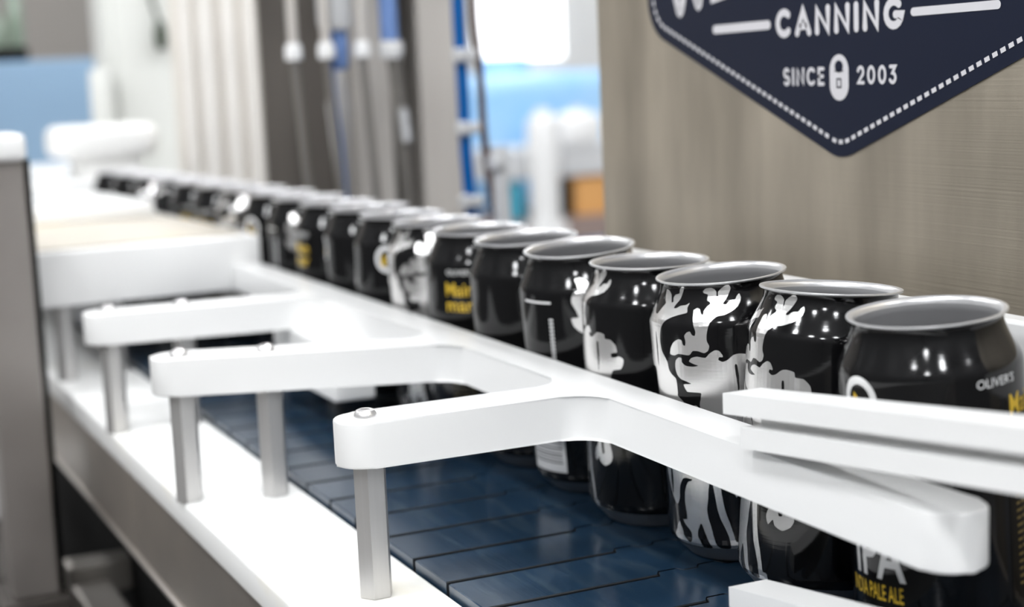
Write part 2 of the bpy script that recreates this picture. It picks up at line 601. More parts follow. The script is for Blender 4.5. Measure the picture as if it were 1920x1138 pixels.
def decal_from(polys, off=0.06, ragged=0.12):
    bm = NB()
    for p in polys:
        q = smooth_poly(p, 3)
        if ragged:
            q = rough_edge(q, ragged, 0.8)
        b2 = NB()
        fill(b2, q)
        me = bpy.data.meshes.new('tmp')
        b2.to_mesh(me); b2.free()
        bm.from_mesh(me)
        bpy.data.meshes.remove(me)
    slice_up(bm)
    wrap(bm, off)
    return bm


def text_mesh(body, size, x, y, sx=1.0, bold=0.0, align='LEFT', rot=0.0):
    cu = bpy.data.curves.new('tmp_text', 'FONT')
    cu.body = body
    cu.size = size
    cu.offset = bold
    cu.align_x = align
    cu.resolution_u = 3
    o = bpy.data.objects.new('tmp_text', cu)
    COL.objects.link(o)
    dg = bpy.context.evaluated_depsgraph_get()
    me = bpy.data.meshes.new_from_object(o.evaluated_get(dg))
    bpy.data.objects.remove(o)
    bpy.data.curves.remove(cu)
    me.transform(Matrix.Translation((x, y, 0)) @ Matrix.Rotation(rot, 4, 'Z') @ Matrix.Diagonal((sx, 1, 1, 1)))
    return me


def decal_text(items, off=0.06, extra=None):
    bm = NB()
    for it in items:
        me = text_mesh(**it)
        bm.from_mesh(me)
        bpy.data.meshes.remove(me)
    for q in (extra or []):
        fill(bm, q)
    bmesh.ops.triangulate(bm, faces=bm.faces[:])
    slice_up(bm)
    wrap(bm, off)
    return bm


def rect(x0, x1, y0, y1):
    return [(x0, y0), (x1, y0), (x1, y1), (x0, y1)]


# the silver figure that wraps the front of each can (arc mm, height mm)
ANTLER_L = [(-35.2, 121.8), (-32.2, 121.4), (-30.0, 119.8), (-28.7, 116.7), (-27.4, 117.1), (-27.9, 118.5), (-26.9, 120.0), (-23.9, 120.7), (-23.6, 122.4), (-22.1, 123.6), (-20.6, 123.6), (-21.0, 122.4), (-22.0, 120.2), (-22.9, 118.2), (-25.0, 116.3), (-26.1, 114.7), (-24.3, 114.6), (-22.0, 115.7), (-18.7, 116.1), (-16.7, 117.0), (-17.7, 115.0), (-17.4, 113.1), (-21.7, 112.1), (-25.7, 111.0), (-29.5, 109.3), (-31.8, 106.7), (-33.3, 103.5), (-33.9, 99.7), (-33.3, 96.0), (-31.2, 93.2), (-29.5, 90.9), (-28.9, 87.9), (-27.3, 85.9), (-24.9, 84.3), (-24.5, 81.9), (-24.4, 78.1), (-24.6, 76.6),
            (-21.5, 74.0), (-20.5, 71.5), (-15.3, 73.0), (-13.0, 70.0), (-14.0, 66.0), (-17.0, 60.0), (-19.0, 52.0), (-20.0, 45.0), (-20.7, 39.6), (-23.4, 39.7), (-26.1, 39.1), (-28.6, 35.2), (-29.5, 29.7), (-31.7, 26.3), (-33.7, 27.8), (-36.3, 33.0), (-38.5, 42.0), (-39.5, 55.0), (-39.5, 70.0), (-40.5, 80.0),
            (-41.5, 87.0), (-46.5, 87.1), (-50.5, 90.8), (-51.5, 94.9), (-47.5, 95.4), (-50.8, 103.2), (-49.6, 107.5), (-46.5, 109.2), (-48.5, 114.1), (-44.5, 114.5), (-41.0, 111.5), (-38.5, 111.2), (-36.0, 113.8), (-33.4, 116.1), (-34.9, 117.4), (-35.6, 119.7)]
BRIDGE = [(-9.5, 121.7), (-7.9, 122.9), (-5.2, 123.1), (-3.5, 122.4), (-2.5, 121.2), (-2.5, 119.4), (-1.8, 119.1), (-1.6, 121.1), (0.2, 122.5), (2.5, 123.7), (4.3, 123.7), (5.1, 122.3), (4.0, 120.4), (2.2, 118.0), (0.4, 116.2), (1.9, 115.8), (4.1, 117.3), (6.6, 117.5), (7.6, 118.7), (9.2, 119.7), (9.7, 117.9), (8.7, 116.0), (6.5, 114.0), (4.1, 112.9), (0.8, 111.7), (-2.4, 111.4), (-4.3, 110.4), (-5.9, 109.1), (-6.8, 107.1), (-7.7, 103.6), (-7.8, 101.1), (-6.9, 99.0), (-7.7, 96.9), (-9.6, 96.0), (-12.0, 96.9), (-14.6, 96.9), (-16.1, 95.3), (-17.5, 95.0), (-21.9, 95.4), (-24.4, 94.5), (-27.0, 94.9), (-26.5, 97.4), (-24.6, 100.1), (-21.6, 101.8), (-19.7, 101.5), (-19.2, 99.5), (-18.1, 99.2), (-17.7, 101.1), (-18.1, 103.5), (-16.5, 105.1), (-15.1, 105.4), (-14.3, 103.9), (-13.0, 103.6), (-12.5, 105.4), (-13.5, 108.4), (-14.0, 111.2), (-14.1, 113.9), (-12.4, 115.0), (-10.9, 114.5), (-10.1, 112.5), (-9.1, 112.4), (-8.8, 113.9), (-7.2, 115.5), (-5.5, 116.5), (-5.9, 117.1), (-7.5, 118.0), (-6.9, 120.2), (-9.1, 120.9)]
CHEEK = [(-24.5, 90.2), (-23.9, 92.4), (-22.1, 93.8), (-20.6, 93.6), (-20.6, 91.8), (-18.7, 90.3), (-15.3, 90.0), (-12.6, 90.5), (-15.1, 91.4), (-16.8, 92.3), (-15.6, 93.8), (-12.9, 94.5), (-9.1, 93.9), (-7.2, 95.7), (-4.6, 97.1), (-2.9, 96.7), (-1.6, 94.8), (-1.6, 93.9), (-3.1, 94.0), (-3.5, 92.8), (-1.8, 91.9), (0.3, 92.5), (2.8, 94.4), (5.2, 94.9), (8.4, 94.3), (9.1, 92.2), (12.5, 91.9), (15.2, 89.4), (15.8, 86.4), (14.4, 86.0), (12.2, 85.3), (12.8, 83.6), (14.9, 83.8), (17.0, 84.4), (19.0, 83.2), (18.9, 80.8), (17.4, 78.3), (13.2, 77.4),
         (11.0, 72.0), (8.0, 66.0), (7.5, 58.0), (7.5, 50.0), (9.0, 44.0), (10.5, 38.5), (11.0, 35.0), (9.5, 32.2), (6.0, 30.4), (2.6, 31.8), (1.6, 34.2), (-0.8, 31.8), (-1.9, 35.2), (-0.9, 38.0), (1.0, 40.5), (1.2, 44.5), (0.6, 50.0), (-1.5, 58.0), (-5.0, 63.0), (-8.0, 66.0), (-12.0, 69.0), (-13.5, 73.0), (-12.3, 78.0), (-13.3, 78.6), (-17.1, 78.7), (-19.2, 78.9), (-20.7, 81.9), (-16.7, 82.4), (-19.5, 83.5), (-22.0, 84.3), (-23.8, 86.0), (-24.5, 88.4)]
LOWER = [(-21.5, 47.0), (-16.0, 58.0), (-11.3, 41.2), (-7.2, 44.0), (-7.3, 36.3), (-6.6, 29.1), (-6.0, 25.3), (-4.9, 21.4), (-3.5, 16.1), (-2.6, 12.0), (-0.6, 11.6), (-0.4, 8.9), (-5.0, 8.3), (-15.0, 8.3), (-24.0, 8.6), (-33.0, 8.8), (-36.0, 11.5), (-34.0, 14.5), (-31.0, 19.6), (-25.7, 20.6), (-26.0, 25.9), (-26.1, 29.3), (-25.6, 32.8), (-24.5, 35.9), (-23.0, 38.1), (-20.8, 39.2)]
INK = [[(-31.5, 19.4), (-28.6, 20.0), (-27.4, 18.1), (-23.8, 14.8), (-24.1, 11.0), (-25.7, 9.7), (-26.9, 10.7), (-28.6, 12.2), (-29.3, 15.0)],
       [(-20.1, 15.6), (-18.3, 19.6), (-17.3, 18.4), (-16.3, 15.1), (-14.7, 10.8), (-13.8, 8.5), (-18.5, 8.3), (-19.0, 10.8), (-20.1, 13.2)],
       [(-11.3, 40.8), (-10.9, 39.6), (-10.4, 34.8), (-10.0, 30.5), (-9.5, 26.2), (-8.6, 22.4), (-7.0, 18.5), (-5.5, 14.2), (-5.0, 10.1), (-5.4, 8.5), (-9.2, 8.4), (-11.3, 10.0), (-12.3, 14.0), (-13.3, 19.2), (-14.0, 22.1), (-14.4, 25.9), (-13.5, 30.8), (-12.8, 35.7), (-11.9, 39.6)],
       [(5.2, 45.0), (5.4, 40.0), (5.8, 36.5), (4.3, 36.2), (3.6, 40.0), (3.4, 45.0)],
       [(-37.3, 104.0), (-36.8, 97.0), (-37.6, 88.0), (-38.2, 92.0), (-38.0, 99.0)],
       [(-34.6, 30.0), (-33.4, 38.0), (-34.0, 46.0), (-35.2, 38.0)],
       [(3.2, 90.0), (3.6, 82.0), (3.9, 76.0), (4.6, 84.0), (4.2, 90.0)]]

can = thing('drink_can', 'x', 'can', (0, 0, 0))
b = NB(); lathe(b, PROF[4:], 112)
body0 = finish('body', b, BLACK_CAN, can, smooth=40, local=True)
b = NB(); lathe(b, [(0, 9.5), (10, 8.6), (17, 5.8), (21.5, 1.6), (22.6, 0.25), (23.3, 0.0)] + PROF[:5], 96)
base0 = finish('base', b, ALU_BASE, can, smooth=40, local=True)
b = NB(); lathe(b, [(27.2, 124.0), (28.3, 124.45), (28.7, 124.6), (28.85, 124.95), (28.7, 125.3), (28.0, 125.4), (26.9, 124.9), (26.3, 123.9), (26.1, 122.6)], 112)
rim0 = finish('rim', b, ALU, can, smooth=50, local=True)
b = NB(); lathe(b, [(26.1, 122.6), (26.2, 121.0), (26.9, 119.6), (27.9, 117.0), (29.2, 114.2), (30.6, 111.3), (31.8, 109.2), (32.5, 107.4), (32.7, 105.8), (32.7, 14), (30, 9.0), (22, 5), (17, 7.0), (10, 9.6), (0, 10.6)], 96)
liner0 = finish('liner', b, LINER, can, smooth=40, local=True)
silver0 = finish('silver_print', decal_from([ANTLER_L, BRIDGE, CHEEK, LOWER]), SILVER, can, local=True)
ink0 = finish('black_print', decal_from(INK, 0.12), BLACK_CAN, silver0, local=True)
# white and gold printing on the back and sides
ring_o = [(50.5 + 8.4 * math.cos(t), 98.5 + 8.9 * math.sin(t)) for t in (2 * math.pi * i / 40 for i in range(40))]
ring_i = [(50.5 + 5.6 * math.cos(t), 98.5 + 6.0 * math.sin(t)) for t in (2 * math.pi * i / 40 for i in range(40))]
b = NB()
vo = [b.verts.new((x, y, 0)) for x, y in ring_o]
vi = [b.verts.new((x, y, 0)) for x, y in ring_i]
for i in range(40):
    j = (i + 1) % 40
    b.faces.new((vo[i], vo[j], vi[j], vi[i]))
slice_up(b); wrap(b, 0.06)
emblem0 = finish('emblem_ring', b, WHITE_INK, can, local=True)
b = decal_text([], 0.06, [[(45.8, 94), (49.6, 94), (49.4, 100), (47.5, 101.5)], [(51.5, 94), (55.0, 94), (53.8, 98.5)]])
finish('emblem_mark', b, GOLD, emblem0, local=True)

white_extra = [rect(-81, -62, 102.3, 103.3)]
white_items = [dict(body='IPA', size=24, x=40.5, y=33, sx=0.72, bold=0.45),
               dict(body="OLIVER'S", size=4.6, x=94.5, y=102.2, sx=1.0, bold=0.0)]
white0 = finish('white_print', decal_text(white_items, 0.06, white_extra), WHITE_INK, can, local=True)
# small upright line of print and fine copy, too small to read: rows of short strokes
small = []
z = 94.5
while z > 48:
    small.append(rect(-63.9, -61.5, z - 0.9, z))
    z -= 1.9
fine = []
for row in range(16):
    x = 95.0
    while x < 122:
        w = random.uniform(1.6, 4.2)
        fine.append(rect(x, min(x + w, 123), 68 - row * 2.7, 68.9 - row * 2.7))
        x += w + 0.9
finish('fine_print', decal_text([], 0.06, small), WHITE_INK, white0, local=True)
gold_items = [dict(body='Main', size=11.2, x=93.2, y=90.0, sx=0.86, bold=0.12),
              dict(body='mar', size=11.2, x=93.2, y=81.0, sx=1.0, bold=0.12),
              dict(body='INDIA PALE ALE', size=8.6, x=37.5, y=24.6, sx=0.44, bold=0.12)]
gold0 = finish('gold_print', decal_text(gold_items, 0.06), GOLD, can, local=True)
fine0 = finish('fine_print', decal_text([], 0.06, fine), GOLD_DULL, gold0, local=True)
for o in bpy.data.objects:
    if o.name.startswith(('white_print', 'black_print', 'gold_print', 'fine_print', 'silver_print', 'emblem_mark')):
        o['kind'] = 'stuff'
# barcode panel
bar_white = finish('barcode_panel', decal_text([], 0.06, [rect(-86, -61, 13.5, 33.5)]), WHITE_INK, can, local=True)
bars = []
z = 18.0
while z < 32.5:
    w = random.choice((0.35, 0.7, 0.5, 1.0))
    bars.append(rect(-84.5, -63, z, z + w))
    z += w + random.choice((0.5, 0.7, 1.0))
finish('bars', decal_text([], 0.11, bars), GREY_INK, bar_white, local=True)

# (top x, top y, lean x, lean y, facing offset in mm of arc, label)
CANS = [
    (377.2, 469.0, -0.070, 0.000, 78, 'nearest open black can, white ring emblem and IPA lettering facing out'),
    (387.5, 541.4, 0.070, 0.000, 22, 'open black can second from the camera, silver antler at its left edge'),
    (379.0, 611.4, -0.064, 0.010, 0, 'sharp open black can whose silver antlered face looks straight out'),
    (380.8, 678.6, -0.010, -0.010, 33, 'open black can fourth from the camera, silver cheek at left and plain black right side'),
    (377.3, 745.6, -0.070, -0.030, -45, 'open black can with white barcode above its base and a short white dash'),
    (379.2, 814.0, -0.050, -0.020, 176, 'open plain-faced black can between the barcode can and the gold-lettered can'),
    (381.4, 883.0, -0.020, -0.020, 117, 'open black can with gold lettering just under its shoulder, seventh from the camera'),
    (383.0, 953.0, -0.02, 0.0, 2, 'blurred black can with silver figure, directly behind the gold-lettered can'),
    (385.0, 1021.0, 0.0, -0.01, 62, 'blurred open black can, ninth from the camera along the white rail'),
    (386.0, 1089.0, -0.02, 0.0, 100, 'blurred open black can, tenth from the camera along the white rail'),
    (386.0, 1157.0, 0.0, 0.0, -70, 'blurred open black can, eleventh from the camera along the white rail'),
    (385.0, 1225.0, 0.0, 0.0, -30, 'blurred open black can, twelfth from the camera at the guide plate end'),
    (383.0, 1293.0, 0.0, 0.0, 80, 'first blurred black can beside the high white block'),
    (379.0, 1361.0, 0.0, 0.0, 10, 'second blurred black can beside the high white block'),
    (375.0, 1429.0, 0.0, 0.0, -80, 'third blurred black can beside the high white block'),
    (371.0, 1497.0, 0.0, 0.0, 120, 'fourth blurred black can beside the high white block'),
    (367.0, 1565.0, 0.0, 0.0, 30, 'fifth blurred black can beside the high white block'),
    (362.0, 1633.0, 0.0, 0.0, -20, 'sixth blurred black can beside the high white block'),
    (356.0, 1701.0, 0.0, 0.0, 90, 'seventh blurred black can beside the high white block'),
    (350.0, 1769.0, 0.0, 0.0, 60, 'farthest blurred black can where the row bends left'),
]
for i, (tx, ty, lx, ly, face, label) in enumerate(CANS):
    o = can if i == 0 else copy_tree(can)
    N = Vector((lx, ly, 1)).normalized()
    lean = math.acos(N.z)
    lift = 23.9 * math.sin(lean) + 0.05
    bx_, by_ = tx - 125 * N.x, ty - 125 * N.y
    heading = math.atan2(-by_, -bx_)                 # towards the camera
    yaw = heading + math.pi / 2 - face / RC
    q = Vector((0, 0, 1)).rotation_difference(N).to_matrix() @ Matrix.Rotation(yaw, 3, 'Z')
    o.rotation_euler = q.to_euler()
    o.location = Vector((bx_, by_, lift)) * S
    tag(o, label, 'can', 'black cans on the conveyor')
    if i == 0:
        first_gold = decal_text([dict(body='Main', size=11.2, x=108.5, y=90.0, sx=0.86, bold=0.12),
                                 dict(body='mar', size=11.2, x=108.5, y=81.0, sx=1.0, bold=0.12), gold_items[2]], 0.06)
    if face == 176:      # this can shows only its plain side: no dash, no upright print
        for ch in list(o.children):
            if ch.name.startswith(('white_print', 'barcode_panel', 'silver_print', 'emblem_ring')):
                for g_ in list(ch.children):
                    bpy.data.objects.remove(g_)
                bpy.data.objects.remove(ch)

# nearest can: its gold words begin further round the side
mv = gold0.data.copy()
bmesh.ops.scale(first_gold, vec=(S, S, S), verts=first_gold.verts[:])
first_gold.to_mesh(mv)
first_gold.free()
gold0.data = mv
fine0.rotation_euler.z = 15 / RC

# ------------------------------------------------------------------ high white block where the row of cans bends
blk = thing('guide_block', 'thick white plastic block at the far end of the guide arms', 'block', (250, 1400, -4))
edge = [(350, 1250), (349, 1300), (345, 1360), (341, 1430), (336, 1500), (332, 1565), (327, 1632), (321, 1700), (314, 1770), (300, 1840)]
pts = [(170, 1250)] + edge + [(170, 1840)]
b = NB(); prism(b, pts, 54, 96, 2.0, 3)
finish('block_body', b, WHITE, blk, smooth=35)
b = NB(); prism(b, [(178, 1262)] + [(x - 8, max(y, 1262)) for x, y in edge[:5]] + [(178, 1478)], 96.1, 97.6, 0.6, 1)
finish('beige_top', b, BEIGE_TOP, blk, smooth=35)  # thin beige sheet with yellow-brown stains over the block top
for x, y in ((196, 1262), (236, 1270), (196, 1500), (236, 1700), (196, 1780)):
    hexpost(x, y, blk, math.radians(10), zt=54, zs=None)
b = NB(); prism(b, [(172, 1480), (318, 1480), (300, 1690), (172, 1690)], 97.1, 112, 3, 3)
tag(finish('raised_plate', b, WHITE, smooth=35), 'second white plate lying on the thick white block, far left', 'plate')
b = NB(); box(b, 176, 400, 1860, 2320, 96, 112, 4); box(b, 190, 390, 1880, 2300, ZF, 96)
tag(finish('far_table', b, WHITE), 'white table beyond the bend of the can row', 'table')
b = NB(); box(b, 303, 420, 1893, 1990, 134, 171, 12, 4); box(b, 330, 400, 1910, 1980, 112.1, 134, 3)
tag(finish('rounded_cap', b, WHITE_STAINED, smooth=40), 'rounded white cap block in front of the blue panel', 'block')

# ------------------------------------------------------------------ support post at the left
post = thing('support_post', 'square stainless post with white cap at the left edge', 'post', (150, 1200, -150))
finish('column', box(NB(), 132, 165, 1180, 1222, -146, 169, 1.5), STEEL_COLUMN, post)
finish('cap', box(NB(), 98, 167, 1172, 1232, 169.1, 188, 4, 3), WHITE, post, smooth=40)
finish('black_edge_strip', box(NB(), 165.1, 172, 1200, 1220, -146, 169), BLACK, post)  # black flat bar along the right side of the column
finish('foot', box(NB(), 122, 172, 1172, 1236, -160, -146.1, 2), DARK_BASE, post)
finish('foot_bracket', box(NB(), 136, 165, 1190, 1215, ZF, -160, 2), DARK_BASE, post)
b = NB(); tube(b, smoothpath([(45, 1150, -146), (85, 1120, -143), (120, 1110, -150), (142, 1090, -170), (148, 1060, -230), (145, 1050, -500), (145, 1050, ZF + 5)], 8), 7, 12)
tag(finish('grey_hose', b, SHELF_GREY, smooth=60), 'grey hose curving past the foot of the left post', 'hose')
b = NB(); box(b, 60, 181, 1480, 1560, -162, -116, 4)
b2 = NB(); box(b2, -260, 180, 1300, 1700, ZF, -162.2, 3); box(b2, -300, 120, 1040, 1160, ZF, -200, 3); box(b2, -300, 120, 1160.1, 1300, ZF, -260, 3); box(b2, -240, 160, 1292, 1299.9, -700, -240, 2)
tag(finish('equipment_base', b2, DARK_BASE), 'dark equipment base standing at the lower left behind the post', 'base unit')
tag(finish('low_white_block', b, WHITE_PLASTIC), 'low white block behind the left post', 'block')

# ------------------------------------------------------------------ brushed machine cabinet with the shield badge
machine = thing('machine_cabinet', 'brushed stainless machine cabinet behind the near cans', 'machine', (600, 620, ZF))
b = NB(); box(b, 478, 480, 300, 908, -120, 520, 0.4, 1)
finish('front_sheet', b, PANEL, machine)
b = NB(); box(b, 480.2, 900, 302, 906, ZF, 519, 1)
finish('cabinet_body', b, STEEL_DARK, machine)

badge = thing('shield_badge', 'navy shield badge with white lettering on the brushed cabinet', 'badge', (478, 657, 240))


def on_panel(bm, x):
    """flat drawing (x = -y of the hall, y = z) stood on the cabinet face"""
    for v in bm.verts:
        v.co = (x + v.co.z, -v.co.x, v.co.y)


CY = 657.0
shield = [(0, 168.0, 26), (186, 237.5, 26), (186, 400, 30), (-186, 400, 30), (-186, 237.5, 26)]
pts = fillet([(-CY + x, z_, r) for x, z_, r in shield], 10)
b = NB()
vs = [b.verts.new((x, y, 0)) for x, y in pts]
vt = [b.verts.new((x, y, -0.5)) for x, y in pts]
b.faces.new(vs); b.faces.new(vt[::-1])
for i in range(len(pts)):
    j = (i + 1) % len(pts)
    b.faces.new((vs[i], vs[j], vt[j], vt[i]))
on_panel(b, 477.9)
finish('shield', b, NAVY, badge)


def ribbon(bm, path, w, closed=False, n=10):
    """stroke with round caps: quads along the path and a disc at each vertex"""
    P = [Vector(p) for p in path]
    P = [p for i, p in enumerate(P) if i == 0 or (p - P[i - 1]).length > 1e-5]
    # left and right borders with mitred joints: one flat outline, no overlaps
    closed = len(P) > 3 and (P[0] - P[-1]).length < 1e-4
    if closed:
        P = P[:-1]
    m_ = len(P)
    L, Rr = [], []
    for i, p in enumerate(P):
        a = P[i - 1] if (i or closed) else None
        c = P[(i + 1) % m_] if (i < m_ - 1 or closed) else None
        d1 = (p - a).normalized() if a is not None else (c - p).normalized()
        d2 = (c - p).normalized() if c is not None else d1
        n1_, n2_ = Vector((-d1.y, d1.x)), Vector((-d2.y, d2.x))
        k_ = (n1_ + n2_)
        k_ = k_ / max(0.45, k_.length_squared / 2) if k_.length > 1e-3 else n1_
        L.append(bm.verts.new((p.x + k_.x * w / 2, p.y + k_.y * w / 2, 0)))
        Rr.append(bm.verts.new((p.x - k_.x * w / 2, p.y - k_.y * w / 2, 0)))
    for i in range(m_ if closed else m_ - 1):
        j = (i + 1) % m_
        bm.faces.new((L[i], L[j], Rr[j], Rr[i]))
    if not closed:
        for p, d, va, vb in ((P[0], (P[0] - P[1]).normalized(), L[0], Rr[0]), (P[-1], (P[-1] - P[-2]).normalized(), Rr[-1], L[-1])):
            a0 = math.atan2(va.co.y - p.y, va.co.x - p.x)
            s_ = 1 if d.x * (va.co.y - p.y) - d.y * (va.co.x - p.x) < 0 else -1
            mid = [bm.verts.new((p.x + w / 2 * math.cos(a0 + s_ * math.pi * q / n), p.y + w / 2 * math.sin(a0 + s_ * math.pi * q / n), 0)) for q in range(1, n)]
            bm.faces.new([va] + mid + [vb])


def arc(cx, cy_, rx, ry, a0, a1, n=14):
    return [(cx + rx * math.cos(math.radians(a0 + (a1 - a0) * i / n)), cy_ + ry * math.sin(math.radians(a0 + (a1 - a0) * i / n))) for i in range(n + 1)]


GLYPH = {  # unit-height strokes, (paths, width)
    'C': ([arc(0.46, 0.5, 0.46, 0.5, 48, 312)], 0.84),
    'G': ([arc(0.46, 0.5, 0.46, 0.5, 48, 352) + [(0.56, 0.45)]], 0.92),
    'A': ([[(0, 0), (0.42, 1), (0.84, 0)], [(0.3, 0.3), (0.54, 0.3)]], 0.84),
    'N': ([[(0, 0), (0, 1), (0.74, 0), (0.74, 1)]], 0.74),
    'I': ([[(0, 0), (0, 1)]], 0.0),
    'S': ([arc(0.3, 0.74, 0.3, 0.26, 40, 270, 10) + arc(0.3, 0.25, 0.3, 0.25, 90, -140, 10)], 0.6),
    'E': ([[(0.55, 0), (0, 0), (0, 1), (0.55, 1)], [(0, 0.5), (0.48, 0.5)]], 0.55),
    'W': ([[(0, 1), (0.28, 0), (0.56, 0.95), (0.84, 0), (1.12, 1)]], 1.12),
    'L': ([[(0, 1), (0, 0), (0.6, 0)]], 0.6),
    '2': ([arc(0.3, 0.7, 0.3, 0.3, 165, -30, 10) + [(0.02, 0.0), (0.62, 0.0)]], 0.62),
    '0': ([arc(0.34, 0.5, 0.34, 0.5, 0, 360, 20)], 0.68),
    '3': ([[(0.02, 1.0), (0.55, 1.0), (0.26, 0.6)] + arc(0.26, 0.3, 0.32, 0.3, 90, -150, 10)], 0.6),
}


def word(bm, text, y_left, y_right, z0, h, w, slope=0.0, widths=None):
    """write text from hall-y y_left to y_right (decreasing y), stroke w"""
    total = sum(GLYPH[c][1] for c in text)
    hh = h - w
    span = (y_left - y_right) - w
    gap = 0.55
    unit = span / (total + gap * (len(text) - 1) + 0.0)
    x = -y_left + w / 2
    for c in text:
        paths, gw = GLYPH[c]
        for p in paths:
            ribbon(bm, [(x + a * unit, z0 + w / 2 + bq * hh + slope * (x + a * unit + y_left)) for a, bq in p], w)
        x += (gw + gap) * unit


b = NB()
word(b, 'CANNING', 711.0, 607.6, 228.4, 14.6, 3.7, 0.012)
on_panel(b, 477.2)
finish('canning_lettering', b, BADGE_WHITE, badge)
b = NB()
word(b, 'SINCE', 705.0, 669.5, 204.2, 9.2, 1.8)
on_panel(b, 477.2)
finish('since_lettering', b, BADGE_WHITE, badge)
b = NB()
word(b, '2003', 643.3, 613.2, 204.6, 9.0, 1.75)
on_panel(b, 477.2)
finish('year_lettering', b, BADGE_WHITE, badge)
b = NB()
ribbon(b, [(-769.6, 235.0), (-718.0, 235.6)], 4.6)
on_panel(b, 477.2)
finish('side_rule', b, BADGE_WHITE, badge)
b = NB()
ribbon(b, [(-601.0, 236.9), (-545.6, 237.4)], 3.8)
on_panel(b, 477.2)
finish('side_rule', b, BADGE_WHITE, badge)
# feet of the arched upper word: only W and the foot of the next letter reach into view
b = NB()
ribbon(b, [(-816.5, 270), (-807.4, 246.6), (-806.2, 246.0), (-805.0, 246.6), (-796.6, 267.4), (-796.0, 267.8), (-795.4, 267.4), (-787.4, 249.6), (-786.4, 249.0), (-785.4, 249.6), (-777.0, 276)], 5.6)
ribbon(b, [(-770.5, 276), (-770.5, 252.2), (-753.5, 254.5)], 5.6)
on_panel(b, 477.2)
finish('arched_lettering', b, BADGE_WHITE, badge)
# pull-tab icon
b = NB()
ribbon(b, [(-657.5, 204.6), (-657.5, 211.6)], 15.2, n=28)
on_panel(b, 477.2)
icon = finish('pull_tab_icon', b, BADGE_WHITE, badge)
b = NB()
b.faces.new([b.verts.new((-657.5 + x, 213.4 + y_, 0)) for x, y_ in arc(0, 0, 3.3, 2.9, 0, 360, 18)[:-1]])
ribbon(b, [(-661.0, 211.2), (-654.0, 211.2)], 0.5)
ribbon(b, [(-659.2, 203.4), (-659.2, 207.4), (-655.9, 207.4), (-655.9, 203.4), (-659.2, 203.4)], 0.7)
on_panel(b, 477.05)
finish('icon_cutout', b, NAVY, icon)
# stitched border
b = NB()
inner = fillet([(-CY + x, z_, r) for x, z_, r in [(0, 175.7, 19), (179.2, 242.6, 20), (179.2, 393, 24), (-179.2, 393, 24), (-179.2, 242.6, 20)]], 12)
path = [Vector(p) for p in inner] + [Vector(inner[0])]
acc, dash, gap_, wd = 0.0, 3.3, 2.0, 2.1
pos = 0.0
segs = [(path[i], path[i + 1], (path[i + 1] - path[i]).length) for i in range(len(path) - 1)]


def at(sv):
    for a, c, L in segs:
        if sv <= L:
            return a + (c - a) * (sv / L if L else 0), (c - a).normalized() if L else Vector((1, 0))
        sv -= L
    return path[-1], Vector((1, 0))


total = sum(s_[2] for s_ in segs)
while pos + dash < total:
    p, d = at(pos + dash / 2)
    if p.y < 300:
        nrm = Vector((-d.y, d.x)) * wd / 2
        h_ = d * dash / 2
        b.faces.new([b.verts.new((q.x, q.y, 0)) for q in (p - h_ - nrm, p + h_ - nrm, p + h_ + nrm, p - h_ + nrm)])
    pos += dash + gap_
on_panel(b, 477.2)
finish('stitched_border', b, BADGE_WHITE, badge)['kind'] = 'stuff'

# ------------------------------------------------------------------ filler frame with posts, cylinders and hoses behind the cans
fr = thing('filler_frame', 'stainless filler frame with two upright posts behind the cans', 'machine', (540, 1450, ZF))
finish('back_sheet', box(NB(), 430, 640, 1490, 1496, 6, 420, 1), FILLER_DARK, fr)
finish('upright', box(NB(), 505, 539, 1440, 1489, 6, 420, 2), STEEL_LIGHT, fr)
finish('upright', box(NB(), 567, 612, 1440, 1489, 6, 420, 2), STEEL_LIGHT, fr)
finish('top_beam', box(NB(), 430, 640, 1290, 1489, 420.2, 470, 3), STEEL_LIGHT, fr)
finish('base_cabinet', box(NB(), 466, 640, 1285, 1560, ZF, 5.8, 2), STEEL_DARK, fr)

cyl = thing('air_cylinder', 'clear air cylinder with blue tube hanging before the dark sheet', 'cylinder', (457, 1350, 420))
b = NB(); lathe(b, [(0, 420), (15, 420), (15, 262), (13, 256), (0, 256)], 28, (457, 1350, 0)); finish('barrel', b, SHELF_GREY, cyl, smooth=35)
b = NB(); lathe(b, [(0, 255.9), (9, 255.9), (9, 226), (7, 222), (0, 222)], 24, (458, 1350, 0)); finish('blue_sleeve', b, BLUE_PALE, cyl, smooth=35)
b = NB(); tube(b, [(457, 1350, 222), (456, 1350, 190), (456, 1350, 165), (456, 1350, 90)], [8, 11, 9, 3.5], 20); finish('nozzle', b, CHROME, cyl, smooth=60)
b = NB(); tube(b, smoothpath([(449, 1340, 250), (447, 1340, 215), (452, 1342, 160), (455, 1343, 95)], 6), 3, 12); finish('air_hose', b, BLUE_HOSE, cyl, smooth=60)
rod = thing('dosing_rod', 'slim dosing rod with blue sleeve between the two pale posts', 'cylinder', (506, 1350, 420))
b = NB(); tube(b, [(505, 1350, 420), (506, 1350, 246)], 8, 18); finish('blue_sleeve', b, BLUE_PALE, rod, smooth=60)
b = NB(); lathe(b, [(0, 15), (10, 15), (11, 8), (9, 0), (0, 0)], 22, (507, 1350, 230)); finish('white_fitting', b, WHITE_PLASTIC, rod, smooth=40)
b = NB(); tube(b, [(509, 1350, 231), (513, 1352, 190), (516, 1354, 122), (517, 1355, 80)], [6.5, 6, 5.5, 5], 16); finish('dark_rod', b, STEEL_DARK, rod, smooth=60)
b = NB(); tube(b, [(512.5, 1343, 186), (515, 1343, 158)], 4, 14); finish('bright_collar', b, SHELF_GREY, rod, smooth=60)
